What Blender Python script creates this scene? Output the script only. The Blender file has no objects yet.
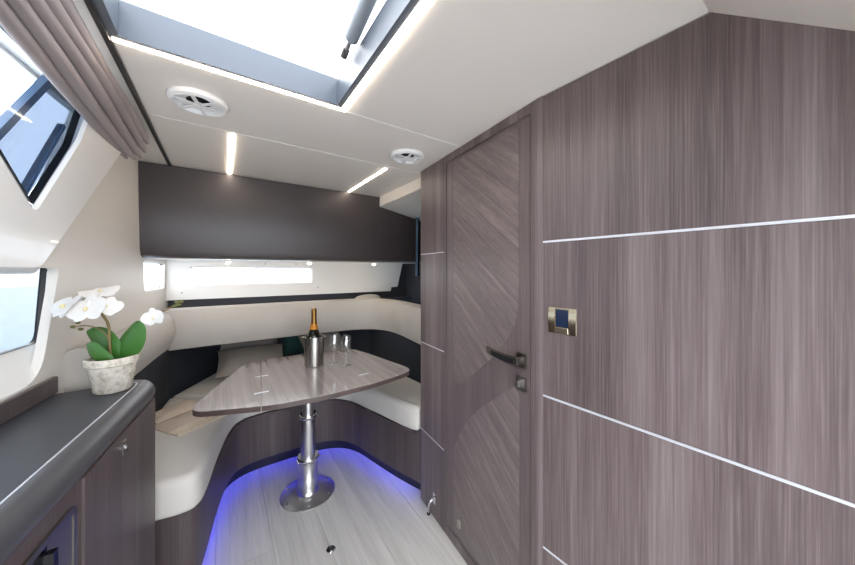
import bpy, bmesh, math, random
from mathutils import Vector, Matrix
random.seed(7)
PI = math.pi
S = bpy.context.scene
C = S.collection

# ------------------------------------------------------------------ camera
cam = bpy.data.cameras.new('camera'); cam_o = bpy.data.objects.new('camera', cam); C.objects.link(cam_o)
cam.sensor_width = 36; cam.lens = 36*300/855; cam.shift_y = -11.5/855; cam.clip_start = 0.02
cam_o.location = (0, 0, 1.38); cam_o.rotation_euler = (PI/2, 0, -math.atan((427.5-222)/300))
S.camera = cam_o
# ------------------------------------------------------------------ sky
W = bpy.data.worlds.new('world'); S.world = W; W.use_nodes = True
bg = W.node_tree.nodes['Background']
bg.inputs[0].default_value = (0.93, 0.965, 1.0, 1); bg.inputs[1].default_value = 2.3
# ------------------------------------------------------------------ exposure
S.view_settings.view_transform = 'Standard'; S.view_settings.look = 'None'
S.view_settings.gamma = 1; S.view_settings.use_curve_mapping = False
S.view_settings.exposure = 1.58
LED_WARM = 9.0; LED_BLUE = 4.6

# ------------------------------------------------------------------ materials
def lin(h):
    c = [int(h[i:i+2], 16)/255 for i in (0, 2, 4)]
    return tuple((x/12.92 if x <= .04045 else ((x+.055)/1.055)**2.4) for x in c) + (1,)
M = {}
def base(name, col, rough=.5, metal=0., spec=.5, coat=0.):
    m = bpy.data.materials.new(name); m.use_nodes = True
    b = m.node_tree.nodes['Principled BSDF']
    b.inputs['Base Color'].default_value = lin(col) if isinstance(col, str) else col
    b.inputs['Roughness'].default_value = rough; b.inputs['Metallic'].default_value = metal
    b.inputs['Specular IOR Level'].default_value = spec; b.inputs['Coat Weight'].default_value = coat
    M[name] = m
    return m, m.node_tree, b
def N(nt, t, **k):
    n = nt.nodes.new(t)
    for a, v in k.items(): setattr(n, a, v)
    return n
def coords(nt, scale, rot=(0, 0, 0), rnd=True):
    tc = N(nt, 'ShaderNodeTexCoord'); mp = N(nt, 'ShaderNodeMapping')
    mp.inputs['Scale'].default_value = scale; mp.inputs['Rotation'].default_value = rot
    src = tc.outputs['Object']
    if rnd:
        oi = N(nt, 'ShaderNodeObjectInfo'); ad = N(nt, 'ShaderNodeVectorMath', operation='MULTIPLY_ADD')
        ad.inputs[1].default_value = (7, 9, 11)
        nt.links.new(oi.outputs['Random'], ad.inputs[0]); nt.links.new(src, ad.inputs[2]); src = ad.outputs[0]
    if any(rot):
        mp.inputs['Rotation'].default_value = (0, 0, 0); mr = N(nt, 'ShaderNodeMapping'); mr.inputs['Rotation'].default_value = rot
        nt.links.new(src, mr.inputs['Vector']); src = mr.outputs['Vector']
    nt.links.new(src, mp.inputs['Vector'])
    return mp.outputs['Vector']
def noise(nt, vec, scale=1., detail=3., rough=.55):
    n = N(nt, 'ShaderNodeTexNoise'); n.inputs['Scale'].default_value = scale
    n.inputs['Detail'].default_value = detail; n.inputs['Roughness'].default_value = rough
    nt.links.new(vec, n.inputs['Vector']); return n.outputs['Fac']
def ramp(nt, fac, stops):
    r = N(nt, 'ShaderNodeValToRGB'); e = r.color_ramp.elements
    while len(e) < len(stops): e.new(.5)
    for k, (p, c) in enumerate(stops):
        e[k].position = p; e[k].color = lin(c) if isinstance(c, str) else c
    nt.links.new(fac, r.inputs['Fac']); return r.outputs['Color']
def mixc(nt, a, b, fac=.5, mode='MIX'):
    m = N(nt, 'ShaderNodeMix', data_type='RGBA', blend_type=mode)
    if isinstance(fac, float): m.inputs['Factor'].default_value = fac
    else: nt.links.new(fac, m.inputs['Factor'])
    nt.links.new(a, m.inputs['A']); nt.links.new(b, m.inputs['B']); return m.outputs['Result']
def bump(nt, b, h, strength=.2, dist=.002):
    n = N(nt, 'ShaderNodeBump'); n.inputs['Strength'].default_value = strength; n.inputs['Distance'].default_value = dist
    nt.links.new(h, n.inputs['Height']); nt.links.new(n.outputs['Normal'], b.inputs['Normal'])
def wood(name, dark, mid, light, fine=(150, 150, 5), broad=(9, 9, .25), rot=(0, 0, 0), rough=.42, bmp=.25, coat=0., rnd=True):
    m, nt, b = base(name, mid, rough, coat=coat)
    f = noise(nt, coords(nt, fine, rot, rnd), 1, 4, .65); g = noise(nt, coords(nt, broad, rot, rnd), 1, 3, .6)
    c1 = ramp(nt, f, [(.3, dark), (.5, mid), (.72, light)]); c2 = ramp(nt, g, [(.32, dark), (.52, mid), (.68, light)])
    nt.links.new(mixc(nt, c1, c2, .5), b.inputs['Base Color']); bump(nt, b, f, bmp, .001)
    return m
def fabric(name, col, col2, scale=900, rough=.85, bmp=.15, sheen=.2):
    m, nt, b = base(name, col, rough)
    v = coords(nt, (1, 1, 1), rnd=False); f = noise(nt, v, scale, 2); g = noise(nt, v, 7, 3)
    nt.links.new(mixc(nt, ramp(nt, f, [(.3, col2), (.7, col)]), ramp(nt, g, [(.3, col2), (.7, col)]), .5), b.inputs['Base Color'])
    b.inputs['Sheen Weight'].default_value = sheen; bump(nt, b, f, bmp, .001)
    return m
def emit(name, col, st):
    m, nt, b = base(name, col, .5)
    b.inputs['Emission Color'].default_value = lin(col); b.inputs['Emission Strength'].default_value = st
    return m
def metal(name, col, rough=.22, brushed=None):
    m, nt, b = base(name, col, rough, 1.0)
    if brushed:
        f = noise(nt, coords(nt, brushed, rnd=False), 1, 3); r = N(nt, 'ShaderNodeMapRange')
        r.inputs['To Min'].default_value = rough*.7; r.inputs['To Max'].default_value = rough*1.5
        nt.links.new(f, r.inputs['Value']); nt.links.new(r.outputs[0], b.inputs['Roughness'])
    return m
def pane(name, tint, gloss=.08):
    m = bpy.data.materials.new(name); m.use_nodes = True; nt = m.node_tree
    nt.nodes.remove(nt.nodes['Principled BSDF']); o = nt.nodes['Material Output']
    t = N(nt, 'ShaderNodeBsdfTransparent'); t.inputs[0].default_value = tint
    g = N(nt, 'ShaderNodeBsdfGlossy'); g.inputs['Roughness'].default_value = .02
    x = N(nt, 'ShaderNodeMixShader'); x.inputs[0].default_value = gloss
    nt.links.new(t.outputs[0], x.inputs[1]); nt.links.new(g.outputs[0], x.inputs[2]); nt.links.new(x.outputs[0], o.inputs[0])
    M[name] = m; return m

FG, BG = (240, 240, 3.5), (13, 13, .1)
wood('wall_wood', '483d3f', '6a5d5e', '8d8283', fine=FG, broad=BG)
wood('door_wood', '544a4b', '6c6061', '857a79', fine=FG, broad=BG)
wood('inlay_wood', '5d5354', '776b6b', '928885', fine=FG, broad=(30, 30, .5), rot=(.913, 0, 0))
wood('base_wood', '3d3537', '514648', '665b5c', fine=FG, broad=BG)
wood('cabinet_wood', '3f3637', '554a4b', '6a5f5e', fine=FG, broad=BG)
wood('table_wood', '7b7173', '999091', 'b5adab', fine=(160, 4, 160), broad=(22, .4, 22), rough=.24, coat=1.0, bmp=.02, rnd=False)
wood('edge_wood', '3b3030', '4f413f', '5c4d4a', fine=(10, 10, 120))
wood('plank_wood', 'b9b7b4', 'd0cecb', 'e0dedb', fine=(90, 3, 90), broad=(12, .9, 12), rough=.4, bmp=.12)
base('plank_joint', '9a9794', .8)
base('ceiling_panel', 'eee8e1', .5)
base('seam_white', 'faf8f5', .4)
base('ceiling_deck', 'c9c4bf', .6)
base('gelcoat', 'f0efed', .35, coat=.2)
base('hull_beige', 'e6e2dc', .5)
base('white_plastic', 'f2f2f2', .35)
base('dark_hole', '060607', .9)
base('black_trim', '18191c', .35)
base('blue_trim', '3c5878', .35)
base('black_rubber', '1c1c20', .7)
base('exterior_white', 'e4e8ec', .5)
m_, nt_, b_ = base('lounge_leather', '463f40', .36)
bump(nt_, b_, noise(nt_, coords(nt_, (1, 1, 1), rnd=False), 500, 2), .08, .001)
m_, nt_, b_ = base('navy_fabric', '1d222b', .7)
bump(nt_, b_, noise(nt_, coords(nt_, (1, 1, 1), rnd=False), 600, 2), .1, .001)
m_, nt_, b_ = base('dark_liner', '3a3d45', .6)
fabric('seat_leather', 'cfccc8', 'c7c4c0', 400, .55, .06, .05)
fabric('bolster_leather', 'c4bfb9', 'bab5af', 400, .55, .06, .05)
fabric('blind_cloth', '9d9190', '8b7f7f', 1200)
fabric('pillow_cloth', 'b3a99f', '9d938a', 800)
fabric('pillow_dark', '8e8784', '787270', 800)
fabric('teal_cloth', '1e4a48', '123633', 700)
fabric('throw_cloth', 'c3b3a5', 'b0a092', 900)
fabric('lace_cloth', 'd6c8b6', 'c6b8a6', 900)
metal('chrome', 'dcdde0', .08); metal('steel', 'd2d3d6', .3); metal('plate_steel', 'cfcdcb', .38)
base('aluminium', '585f69', .35); base('trim_silver', 'e2e4ec', .3, .35); metal('handle_metal', '8f8a86', .28)
metal('bucket_steel', 'a9a6a2', .25, (200, 200, 3)); metal('gold_foil', '8f6c3c', .35); metal('champagne_metal', 'cbbfa6', .2)
m_, nt_, b_ = base('counter_top', '3b3d43', .42)
bump(nt_, b_, noise(nt_, coords(nt_, (1, 1, 1), rnd=False), 900, 2), .1, .001)
base('counter_edge', '47474c', .34)
base('appliance_black', '0e0f14', .08)
base('screen_navy', '1d2a44', .1)
base('bottle_glass', '0b140c', .08); base('orange_label', 'c9801f', .45)
base('leaf_green', '386a26', .38); base('stem_green', '7c6a42', .55); base('bud_green', '67693a', .5)
base('petal_white', 'ebe9e7', .55); M['petal_white'].node_tree.nodes['Principled BSDF'].inputs['Subsurface Weight'].default_value = 0
base('lip_cream', 'e6d9a8', .5); base('soil', '2a221d', .95)
m_, nt_, b_ = base('pot_stone', 'd2cbbf', .85)
v_ = coords(nt_, (1, 1, 1), rnd=False); f_ = noise(nt_, v_, 45, 5, .7)
nt_.links.new(ramp(nt_, f_, [(.32, 'a49b8d'), (.5, 'd2cbbf'), (.7, 'e6e1d8')]), b_.inputs['Base Color']); bump(nt_, b_, f_, .6, .004)
m_, nt_, b_ = base('water', '9db4c4', .15)
bump(nt_, b_, noise(nt_, coords(nt_, (1, 1, 1), rnd=False), 1.5, 3), .4, .1)
base('dock_grey', 'c2c4c4', .7)
emit('led_warm', 'fff0dc', LED_WARM); emit('led_blue', '2a2cff', LED_BLUE); emit('spot_glow', 'ffe6c0', 60.)
base('strut_grey', '8e949b', .5)
metal('pole_blue', '46586c', .3)
base('pad_grey', '9a958d', .6)
base('frosted', 'e8eaec', .6)
pane('clear_pane', (.97, .98, 1, 1), .03); pane('tinted_pane', (.30, .335, .385, 1), .03); pane('grey_pane', (.43, .45, .47, 1), .03)
pane('wine_glass', (.97, .975, .98, 1), .22); pane('glass_stem', (.95, .96, .97, 1), .5)

# ------------------------------------------------------------------ object helpers
WL = {}
def thing(name, label, cat, loc=(0, 0, 0), group=None):
    o = bpy.data.objects.new(name, None); C.objects.link(o); o.location = loc; o.empty_display_size = .05
    o['label'] = label; o['category'] = cat
    if group: o['group'] = group
    WL[o.name] = Vector(loc); return o
def finish(bm, smooth):
    bmesh.ops.recalc_face_normals(bm, faces=bm.faces)
    if smooth:
        for fc in bm.faces: fc.smooth = True
        for e in bm.edges:
            if len(e.link_faces) == 2 and e.calc_face_angle(0) > math.radians(40): e.smooth = False
def link(name, bm, mat, off, smooth):
    finish(bm, smooth); bmesh.ops.translate(bm, vec=-off, verts=bm.verts)
    me = bpy.data.meshes.new(name); bm.to_mesh(me); bm.free(); me.materials.append(M[mat])
    o = bpy.data.objects.new(name, me); C.objects.link(o); return o
def part(name, bm, mat, parent, smooth=True, label=None):
    w = WL[parent.name]; o = link(name, bm, mat, w, smooth); o.parent = parent; WL[o.name] = w
    if label: o['label'] = label
    return o
def single(name, bm, mat, label, cat, group=None, smooth=True):
    vs = [v.co for v in bm.verts]
    b = Vector(((min(v.x for v in vs)+max(v.x for v in vs))/2, (min(v.y for v in vs)+max(v.y for v in vs))/2, min(v.z for v in vs)))
    o = link(name, bm, mat, b, smooth); o.location = b; WL[o.name] = b; o['label'] = label; o['category'] = cat
    if group: o['group'] = group
    return o
def struct(name, bm, mat, label, cat, smooth=False):
    o = link(name, bm, mat, Vector((0, 0, 0)), smooth); WL[o.name] = Vector((0, 0, 0))
    o['kind'] = 'structure'; o['label'] = label; o['category'] = cat; return o

# ------------------------------------------------------------------ geometry helpers
def B(): return bmesh.new()
def bevel(bm, r, seg=2, edges=None):
    if r > 0: bmesh.ops.bevel(bm, geom=list(edges or bm.edges), offset=r, segments=seg, affect='EDGES', profile=.5, clamp_overlap=True)
def solid(bm, lo, hi, mp=None):
    """prism between two loops of equal count"""
    a = [bm.verts.new(p) for p in lo]; b = [bm.verts.new(p) for p in hi]; n = len(a)
    bm.faces.new(a); bm.faces.new(b[::-1])
    for i in range(n): bm.faces.new((a[i], b[i], b[(i+1) % n], a[(i+1) % n]))
    return bm
def box(x0, y0, z0, x1, y1, z1, r=0., seg=2):
    bm = B(); solid(bm, [(x0, y0, z0), (x1, y0, z0), (x1, y1, z0), (x0, y1, z0)], [(x0, y0, z1), (x1, y0, z1), (x1, y1, z1), (x0, y1, z1)])
    bevel(bm, r, seg); return bm
def prism(poly, z0, z1, r=0., seg=3, only=None):
    bm = B(); solid(bm, [(p[0], p[1], z0) for p in poly], [(p[0], p[1], z1) for p in poly])
    if r > 0:
        hz = [e for e in bm.edges if abs(e.verts[0].co.z-e.verts[1].co.z) < 1e-6 and (only is None or abs(e.verts[0].co.z-only) < 1e-6)]
        bevel(bm, r, seg, hz)
    return bm
def rounded(poly, r, seg=6):
    out = []; n = len(poly)
    for i in range(n):
        p = Vector(poly[i]); a = Vector(poly[i-1]); b = Vector(poly[(i+1) % n]); rr = r[i] if isinstance(r, (list, tuple)) else r
        u = (a-p); v = (b-p); lu, lv = u.length, v.length; u.normalize(); v.normalize()
        ang = u.angle(v); d = min(rr/math.tan(ang/2), lu*.48, lv*.48)
        q0, q1 = p+u*d, p+v*d
        for k in range(seg+1):
            t = k/seg; out.append(tuple(q0*(1-t)**2+p*2*t*(1-t)+q1*t*t))
    return out
def lathe(prof, c=(0, 0, 0), n=24, sx=1., sy=1.):
    bm = B(); rings = []
    for r, z in prof:
        if r < 1e-6: rings.append([bm.verts.new((c[0], c[1], c[2]+z))])
        else: rings.append([bm.verts.new((c[0]+r*sx*math.cos(2*PI*k/n), c[1]+r*sy*math.sin(2*PI*k/n), c[2]+z)) for k in range(n)])
    for a, b in zip(rings, rings[1:]):
        for k in range(n):
            k2 = (k+1) % n
            if len(a) == 1 and len(b) == 1: continue
            if len(a) == 1: bm.faces.new((a[0], b[k2], b[k]))
            elif len(b) == 1: bm.faces.new((a[k], a[k2], b[0]))
            else: bm.faces.new((a[k], a[k2], b[k2], b[k]))
    for rg in (rings[0], rings[-1]):
        if len(rg) > 1:
            try: bm.faces.new(rg)
            except ValueError: pass
    return bm
def tube(path, r, n=8, bm=None, cap=True, up=(0, 0, 1)):
    bm = bm or B(); P = [Vector(p) for p in path]; rings = []
    for i, p in enumerate(P):
        d = (P[min(i+1, len(P)-1)]-P[max(i-1, 0)]).normalized()
        a = d.cross(Vector(up)); a = a if a.length > .05 else d.cross(Vector((1, 0, 0)))
        a.normalize(); b = d.cross(a); rr = r[i] if isinstance(r, (list, tuple)) else r
        rings.append([bm.verts.new(p+(a*math.cos(2*PI*k/n)+b*math.sin(2*PI*k/n))*rr) for k in range(n)])
    for a, b in zip(rings, rings[1:]):
        for k in range(n): bm.faces.new((a[k], a[(k+1) % n], b[(k+1) % n], b[k]))
    if cap: bm.faces.new(rings[0][::-1]); bm.faces.new(rings[-1])
    return bm
def smoothpath(pts, n=6):
    P = [Vector(p) for p in pts]; out = []
    for i in range(len(P)-1):
        a, b, c, d = P[max(i-1, 0)], P[i], P[i+1], P[min(i+2, len(P)-1)]
        for k in range(n):
            t = k/n; out.append(.5*((2*b)+(c-a)*t+(2*a-5*b+4*c-d)*t*t+(3*b-a-3*c+d)*t**3))
    out.append(P[-1]); return out
def loopring(loops, bm=None, close=True):
    """bridge successive loops of equal count"""
    bm = bm or B(); R = [[bm.verts.new(p) for p in l] for l in loops]; n = len(R[0])
    for a, b in zip(R, R[1:]):
        for k in range(n if close else n-1): bm.faces.new((a[k], a[(k+1) % n], b[(k+1) % n], b[k]))
    return bm, R
def plate(outer, holes, fn, th):
    """flat plate with holes; outer/holes are 2D loops, fn(u, v, d) maps to 3D with d = depth"""
    bm = B(); edges = []
    for lp in [outer]+holes:
        vs = [bm.verts.new((p[0], p[1], 0)) for p in lp]
        edges += [bm.edges.new((vs[i], vs[(i+1) % len(vs)])) for i in range(len(vs))]
    bmesh.ops.triangle_fill(bm, edges=edges, use_beauty=True, use_dissolve=False)
    g = bmesh.ops.extrude_face_region(bm, geom=list(bm.faces))
    for v in [x for x in g['geom'] if isinstance(x, bmesh.types.BMVert)]: v.co.z = 1
    for v in bm.verts: v.co = Vector(fn(v.co.x, v.co.y, v.co.z*th))
    return bm
def sweep(path, prof, cap=True):
    """prof: list of (offset to the right of travel in XY, z); path: XY points"""
    P = [Vector((p[0], p[1])) for p in path]; loops = []
    for i, p in enumerate(P):
        d0 = (P[i]-P[i-1]).normalized() if i else None; d1 = (P[i+1]-P[i]).normalized() if i < len(P)-1 else None
        d = ((d0 or d1)+(d1 or d0)).normalized(); nrm = Vector((d.y, -d.x))
        sc = 1/max(.5, nrm.dot(Vector((d1 or d0).yx)*Vector((1, 1)) if False else Vector(((d1 or d0).y, -(d1 or d0).x))))
        loops.append([(p.x+nrm.x*o*sc, p.y+nrm.y*o*sc, z) for o, z in prof])
    bm, R = loopring(loops)
    if cap: bm.faces.new(R[0]); bm.faces.new(R[-1][::-1])
    return bm
def join(a, b):
    me = bpy.data.meshes.new('tmp'); b.to_mesh(me); b.free(); a.from_mesh(me); bpy.data.meshes.remove(me); return a
def xf(bm, mtx): bmesh.ops.transform(bm, matrix=mtx, verts=bm.verts); return bm

# ================================================================== STRUCTURE
# ---- floor and planks
FP = [(-.55, -1.3), (1.05, -1.3), (1.06, 2.5), (-.55, 2.5)]
floor = struct('floor', prism(FP, -.05, -.006), 'plank_joint', 'pale whitewashed plank floor of the cabin', 'floor')
xs = [-.5, -.26, -.025, .21, .445, .68, .915, 1.05]
for i in range(7):
    ys = [-1.3] + [[-.2], [.35], [.1, 1.66], [-.1], [.5], [-.3], [.4]][i] + [2.48]
    for a, b in zip(ys, ys[1:]):
        part('plank', box(xs[i]+.0008, a+.0012, -.006, xs[i+1]-.0008, b-.0012, 0, .0006, 1), 'plank_wood', floor, False)
# ---- left hull wall
def WX(y): return -.378-.113*(2.23-y)
lowwin = rounded([(.25, 1.04), (1.45, 1.04), (1.545, 1.39), (.25, 1.39)], [.02, .12, .02, .02])
port = rounded([(2.335, 1.262), (2.69, 1.262), (2.71, 1.436), (2.315, 1.436)], .025)
upper_hole = [(.05, 1.50), (1.40, 1.50), (1.66, 1.97), (.05, 1.97)]
wl = struct('wall_left', plate([(-1.3, 0), (3.3, 0), (3.3, 2.0), (-1.3, 2.0)], [lowwin, port, upper_hole], lambda u, v, d: (WX(u)-d, u, v), .022),
            'hull_beige', 'off white moulded hull side wall with windows', 'wall')
def recess_window(name, loop, inner, depth, label, out_mat='gelcoat', pmat='clear_pane'):
    root = thing(name, label, 'window', (0, 0, 0)); root['kind'] = 'structure'
    l0 = [(WX(u)+.001, u, v) for u, v in loop]; l1 = [(WX(u)-depth, u, v) for u, v in inner]
    ctr = Vector((sum(u for u, v in inner)/len(inner), sum(v for u, v in inner)/len(inner)))
    sh = lambda k: [tuple(ctr+(Vector(p)-ctr)*k) for p in inner]
    bm, R = loopring([l0, l1]); part('reveal', bm, out_mat, root)
    bm, R = loopring([[(WX(u)-depth+.001, u, v) for u, v in inner], [(WX(u)-depth+.004, u, v) for u, v in sh(.992)], [(WX(u)-depth-.012, u, v) for u, v in sh(.988)], [(WX(u)-depth-.012, u, v) for u, v in inner]])
    part('gasket', bm, 'black_trim', root)
    bm = B(); solid(bm, [(WX(u)-depth-.006, u, v) for u, v in sh(.98)], [(WX(u)-depth-.011, u, v) for u, v in sh(.98)])
    part('pane', bm, pmat, root, False)
    return root
lw_in = rounded([(.27, 1.132), (1.565, 1.142), (1.60, 1.40), (.27, 1.40)], [.02, .04, .01, .02])
recess_window('window_1', lowwin, lw_in, .05, 'low hull window with rounded black edged pane above the dark counter', pmat='grey_pane')
pt_in = rounded([(2.36, 1.272), (2.70, 1.272), (2.715, 1.426), (2.345, 1.426)], .02)
recess_window('window_2', port, pt_in, .014, 'small side porthole in the hull tucked below the dark overhead panel')
# ---- upper side window in a bulging moulded surround
def UX(u, v, d=0): return (-.43+.06*(u-1.4)+.13*(v-1.39)+d, u, v)
win = root = thing('window_3', 'upper slanted side window in thick white surround beneath the fabric blind', 'window'); root['kind'] = 'structure'
R4 = [.03, .07, .05, .03]
oW = rounded([(-.05, 1.372), (1.44, 1.372), (1.95, 1.982), (-.05, 1.982)], R4)
oF = rounded([(0., 1.39), (1.35, 1.39), (1.83, 1.968), (0., 1.968)], R4)
iF = rounded([(.60, 1.958), (1.275, 1.535), (1.43, 1.80), (1.475, 1.958)], [.02, .03, .10, .02])
iG = rounded([(.75, 1.96), (1.375, 1.568), (1.507, 1.80), (1.54, 1.96)], [.02, .02, .10, .02])
bm, Rr = loopring([[(WX(u)-.002, u, v) for u, v in oW], [UX(u, v, -.012) for u, v in rounded([(-.02, 1.378), (1.37, 1.378), (1.86, 1.975), (-.02, 1.975)], R4)], [UX(u, v) for u, v in oF]])
part('surround', bm, 'gelcoat', root)
# face with hole (plate) and inner reveal
part('face', plate(oF, [iF], lambda u, v, d: UX(u, v, -d), .012), 'gelcoat', root)
bm, Rr = loopring([[UX(u, v, -.004) for u, v in iF], [UX(u, v, -.05) for u, v in iG]])
part('reveal', bm, 'gelcoat', root)
ctr = Vector((1.25, 1.85)); sh = lambda L, k: [tuple(ctr+(Vector(p)-ctr)*k) for p in L]
bm, Rr = loopring([[UX(u, v, -.048) for u, v in iG], [UX(u, v, -.045) for u, v in sh(iG, .985)], [UX(u, v, -.065) for u, v in sh(iG, .98)], [UX(u, v, -.065) for u, v in sh(iG, 1.0)]])
part('gasket', bm, 'black_trim', root)
bm = B(); solid(bm, [UX(u, v, -.055) for u, v in sh(iG, .975)], [UX(u, v, -.061) for u, v in sh(iG, .975)])
part('pane', bm, 'clear_pane', root, False)
def bar_uv(a, b, w, d0, d1):
    a, b = Vector(a), Vector(b); n = Vector((-(b-a).y, (b-a).x)).normalized()*w
    L = [a-n, b-n, b+n, a+n]; bm = B(); solid(bm, [UX(p.x, p.y, d0) for p in L], [UX(p.x, p.y, d1) for p in L]); return bm
part('mullion', bar_uv((1.20, 1.675), (1.385, 1.955), .011, -.064, -.082), 'blue_trim', root, False)
tpn = [(1.205, 1.68), (1.372, 1.574), (1.508, 1.80), (1.535, 1.955), (1.395, 1.955)]
bm = B(); solid(bm, [UX(u, v, -.066) for u, v in tpn], [UX(u, v, -.070) for u, v in tpn]); part('tinted_pane', bm, 'tinted_pane', root, False)
part('mullion', bar_uv((1.365, 1.585), (1.495, 1.86), .006, -.064, -.080), 'blue_trim', root, False)
# ---- right side walls: door wall A->Bp (forward) and aft panel Bp->Cp
A = Vector((1.001, 1.525)); Bp = Vector((.917, .655)); Cp = Vector((.957, .01)); Cend = Bp+(Cp-Bp)*3.0
def onl(P, Q):
    d = (Q-P).normalized(); nrm = Vector((d.y, -d.x))     # into the room = -x side
    if nrm.x > 0: nrm = -nrm
    return lambda s, z, h=0.: (P.x+d.x*s+nrm.x*h, P.y+d.y*s+nrm.y*h, z)
DW = onl(A, Bp); RW = onl(Bp, Cp)
def slab(fn, s0, s1, z0, z1, h0, h1, r=0., seg=1):
    bm = B(); solid(bm, [fn(s0, z0, h0), fn(s1, z0, h0), fn(s1, z0, h1), fn(s0, z0, h1)], [fn(s0, z1, h0), fn(s1, z1, h0), fn(s1, z1, h1), fn(s0, z1, h1)])
    bevel(bm, r, seg); return bm
def poly_on(fn, poly, h0, h1, r=0.):
    bm = B(); solid(bm, [fn(s, z, h0) for s, z in poly], [fn(s, z, h1) for s, z in poly]); bevel(bm, r, 1); return bm
ZC = 1.985
ws = struct('wall_right_forward', plate([(0, 0), (.879, 0), (.879, 2.0), (0, 2.0)], [[(.287, .055), (.847, .055), (.847, 1.945), (.287, 1.945)]],
            lambda u, v, d: DW(u, v, -d), .04), 'wall_wood', 'dark taupe wood partition around the cabin door', 'wall')
zz = [0.0, .43, .952, 1.48, 1.985]
for k in range(4):
    part('panel', slab(DW, 0, .262, zz[k]+(.002 if k else 0), zz[k+1]-.002, .0005, .006, .001), 'wall_wood', ws, False)
for z in zz[1:4]: part('trim_strip', slab(DW, 0.002, .26, z-.0025, z+.0025, .0005, .0062), 'trim_silver', ws, False)
part('jamb', slab(DW, .264, .285, 0.0, 1.985, .0005, .005, .001), 'wall_wood', ws, False)
part('jamb', slab(DW, .849, .879, 0.0, 1.985, .0005, .005, .001), 'wall_wood', ws, False)
part('head_rail', slab(DW, .286, .848, 1.948, 1.985, .0005, .005, .001), 'wall_wood', ws, False)
part('door_sill', slab(DW, .286, .848, 0.0, .053, .0005, .005, .001), 'wall_wood', ws, False)
wr = struct('wall_right', prism([tuple(Bp), tuple(Cend), (Cend.x+.05, Cend.y), (Bp.x+.06, Bp.y)], 0, 2.0), 'wall_wood', 'large taupe wood wall split by thin silver lines', 'wall')
Lr = (Cend-Bp).length
part('jamb', slab(RW, 0.001, .026, 0, 1.985, .0005, .006, .001), 'wall_wood', wr, False)
for k in range(4):
    part('panel', slab(RW, .027, Lr, zz[k]+(.0035 if k else 0), zz[k+1]-.0035, .0005, .0065, .001), 'wall_wood', wr, False)
for z in zz[1:4]: part('trim_strip', slab(RW, .027, Lr, z-.0032, z+.0032, .0005, .007), 'trim_silver', wr, False)
# partition end return + hull on the far right, bow, all closed so no daylight leaks
struct('wall_far_right', box(1.62, -1.3, 0, 1.68, 3.35, 2.0), 'dark_liner', 'dark lining of the right hull side behind the partition', 'wall')
struct('wall_partition_back', prism([(A.x+.042, A.y-.03), (1.62, A.y-.03), (1.62, A.y-.07), (A.x+.042, A.y-.07)], 0, 2.0), 'dark_liner', 'dark bulkhead behind the door partition', 'wall')
struct('wall_bow', box(-.45, 3.30, 0, 1.68, 3.36, 1.10), 'dark_liner', 'dark bow bulkhead under the shelf', 'wall')
# ---- front white panel with long window
def FPf(u, v, d): return (u, 2.74+d, v)
fo = [(-.33, 1.175), (1.42, 1.175), (1.43, 1.215), (1.50, 1.218), (1.56, 1.46), (-.33, 1.46)]
fh = rounded([(-.195, 1.278), (.655, 1.278), (.655, 1.412), (-.195, 1.412)], .022)
wf = struct('wall_front', plate(fo, [fh], FPf, .03), 'gelcoat', 'white bow panel holding the long narrow window', 'wall')
for px_, pz_ in [(-.235, 1.225), (.70, 1.235), (.29, 1.438), (.52, 1.438)]:
    bm = lathe([(.005, 0), (.005, .002), (0, .003)], n=10); xf(bm, Matrix.Translation((px_, 2.74, pz_)) @ Matrix.Rotation(PI/2, 4, 'X')); part('screw', bm, 'handle_metal', wf)
root = thing('window_4', 'long narrow two pane window in the white bow panel', 'window'); root['kind'] = 'structure'
fin = rounded([(-.185, 1.287), (.645, 1.287), (.645, 1.403), (-.185, 1.403)], .016)
bm, Rr = loopring([[FPf(u, v, -.001) for u, v in fh], [FPf(u, v, .02) for u, v in fin], [FPf(u, v, .04) for u, v in fin]]); part('reveal', bm, 'gelcoat', root)
part('mullion', box(.222, 2.752, 1.287, .23, 2.766, 1.403), 'white_plastic', root)
part('pane', box(-.186, 2.757, 1.286, .222, 2.761, 1.404), 'clear_pane', root, False)
part('pane', box(.23, 2.757, 1.286, .646, 2.761, 1.404), 'clear_pane', root, False)
struct('wall_front_liner', plate([(-.312, 1.02), (1.66, 1.02), (1.66, 2.0), (-.312, 2.0)], [[(-.24, 1.24), (.69, 1.24), (.69, 1.44), (-.24, 1.44)]], lambda u, v, d: (u, 2.775+d, v), .03), 'dark_liner', 'dark lining around the white bow panel', 'wall')
struct('trim_1', box(-.31, 2.66, 1.085, 1.62, 3.34, 1.115), 'dark_liner', 'dark shelf ledge between the bolster and the white bow panel', 'shelf')
# ---- ceiling
HX0, HX1, HY0, HY1 = -.225, .352, .30, 1.09
deck = plate([(-.62, .19), (1.68, .19), (1.68, 2.80), (-.325, 2.80)], [[(HX0, HY0), (HX1, HY0), (HX1, HY1), (HX0, HY1)]], lambda u, v, d: (u, v, ZC+.012+d), .06)
ceil = struct('ceiling', deck, 'ceiling_deck', 'light grey panelled cabin ceiling around the roof hatch', 'ceiling')
def cpan(poly, mat='ceiling_panel', nm='panel', z0=ZC, z1=ZC+.012): part(nm, prism(poly, z0, z1, .0015, 1, z0), mat, ceil, False)
g = .003
cpan([(-.238, 1.56+g), (1.06, 1.56+g), (1.06, 2.30), (-.238, 2.30)])
cpan([(-.238, 1.112+g), (1.06, 1.112+g), (1.06, 1.56-g), (-.238, 1.56-g)])
cpan([(.385, .19), (1.02, .19), (1.02, 1.112-g), (.385, 1.112-g)])
cpan([(-.60, .19), (-.252, .19), (-.252, 2.30), (-.372, 2.30)])
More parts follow.
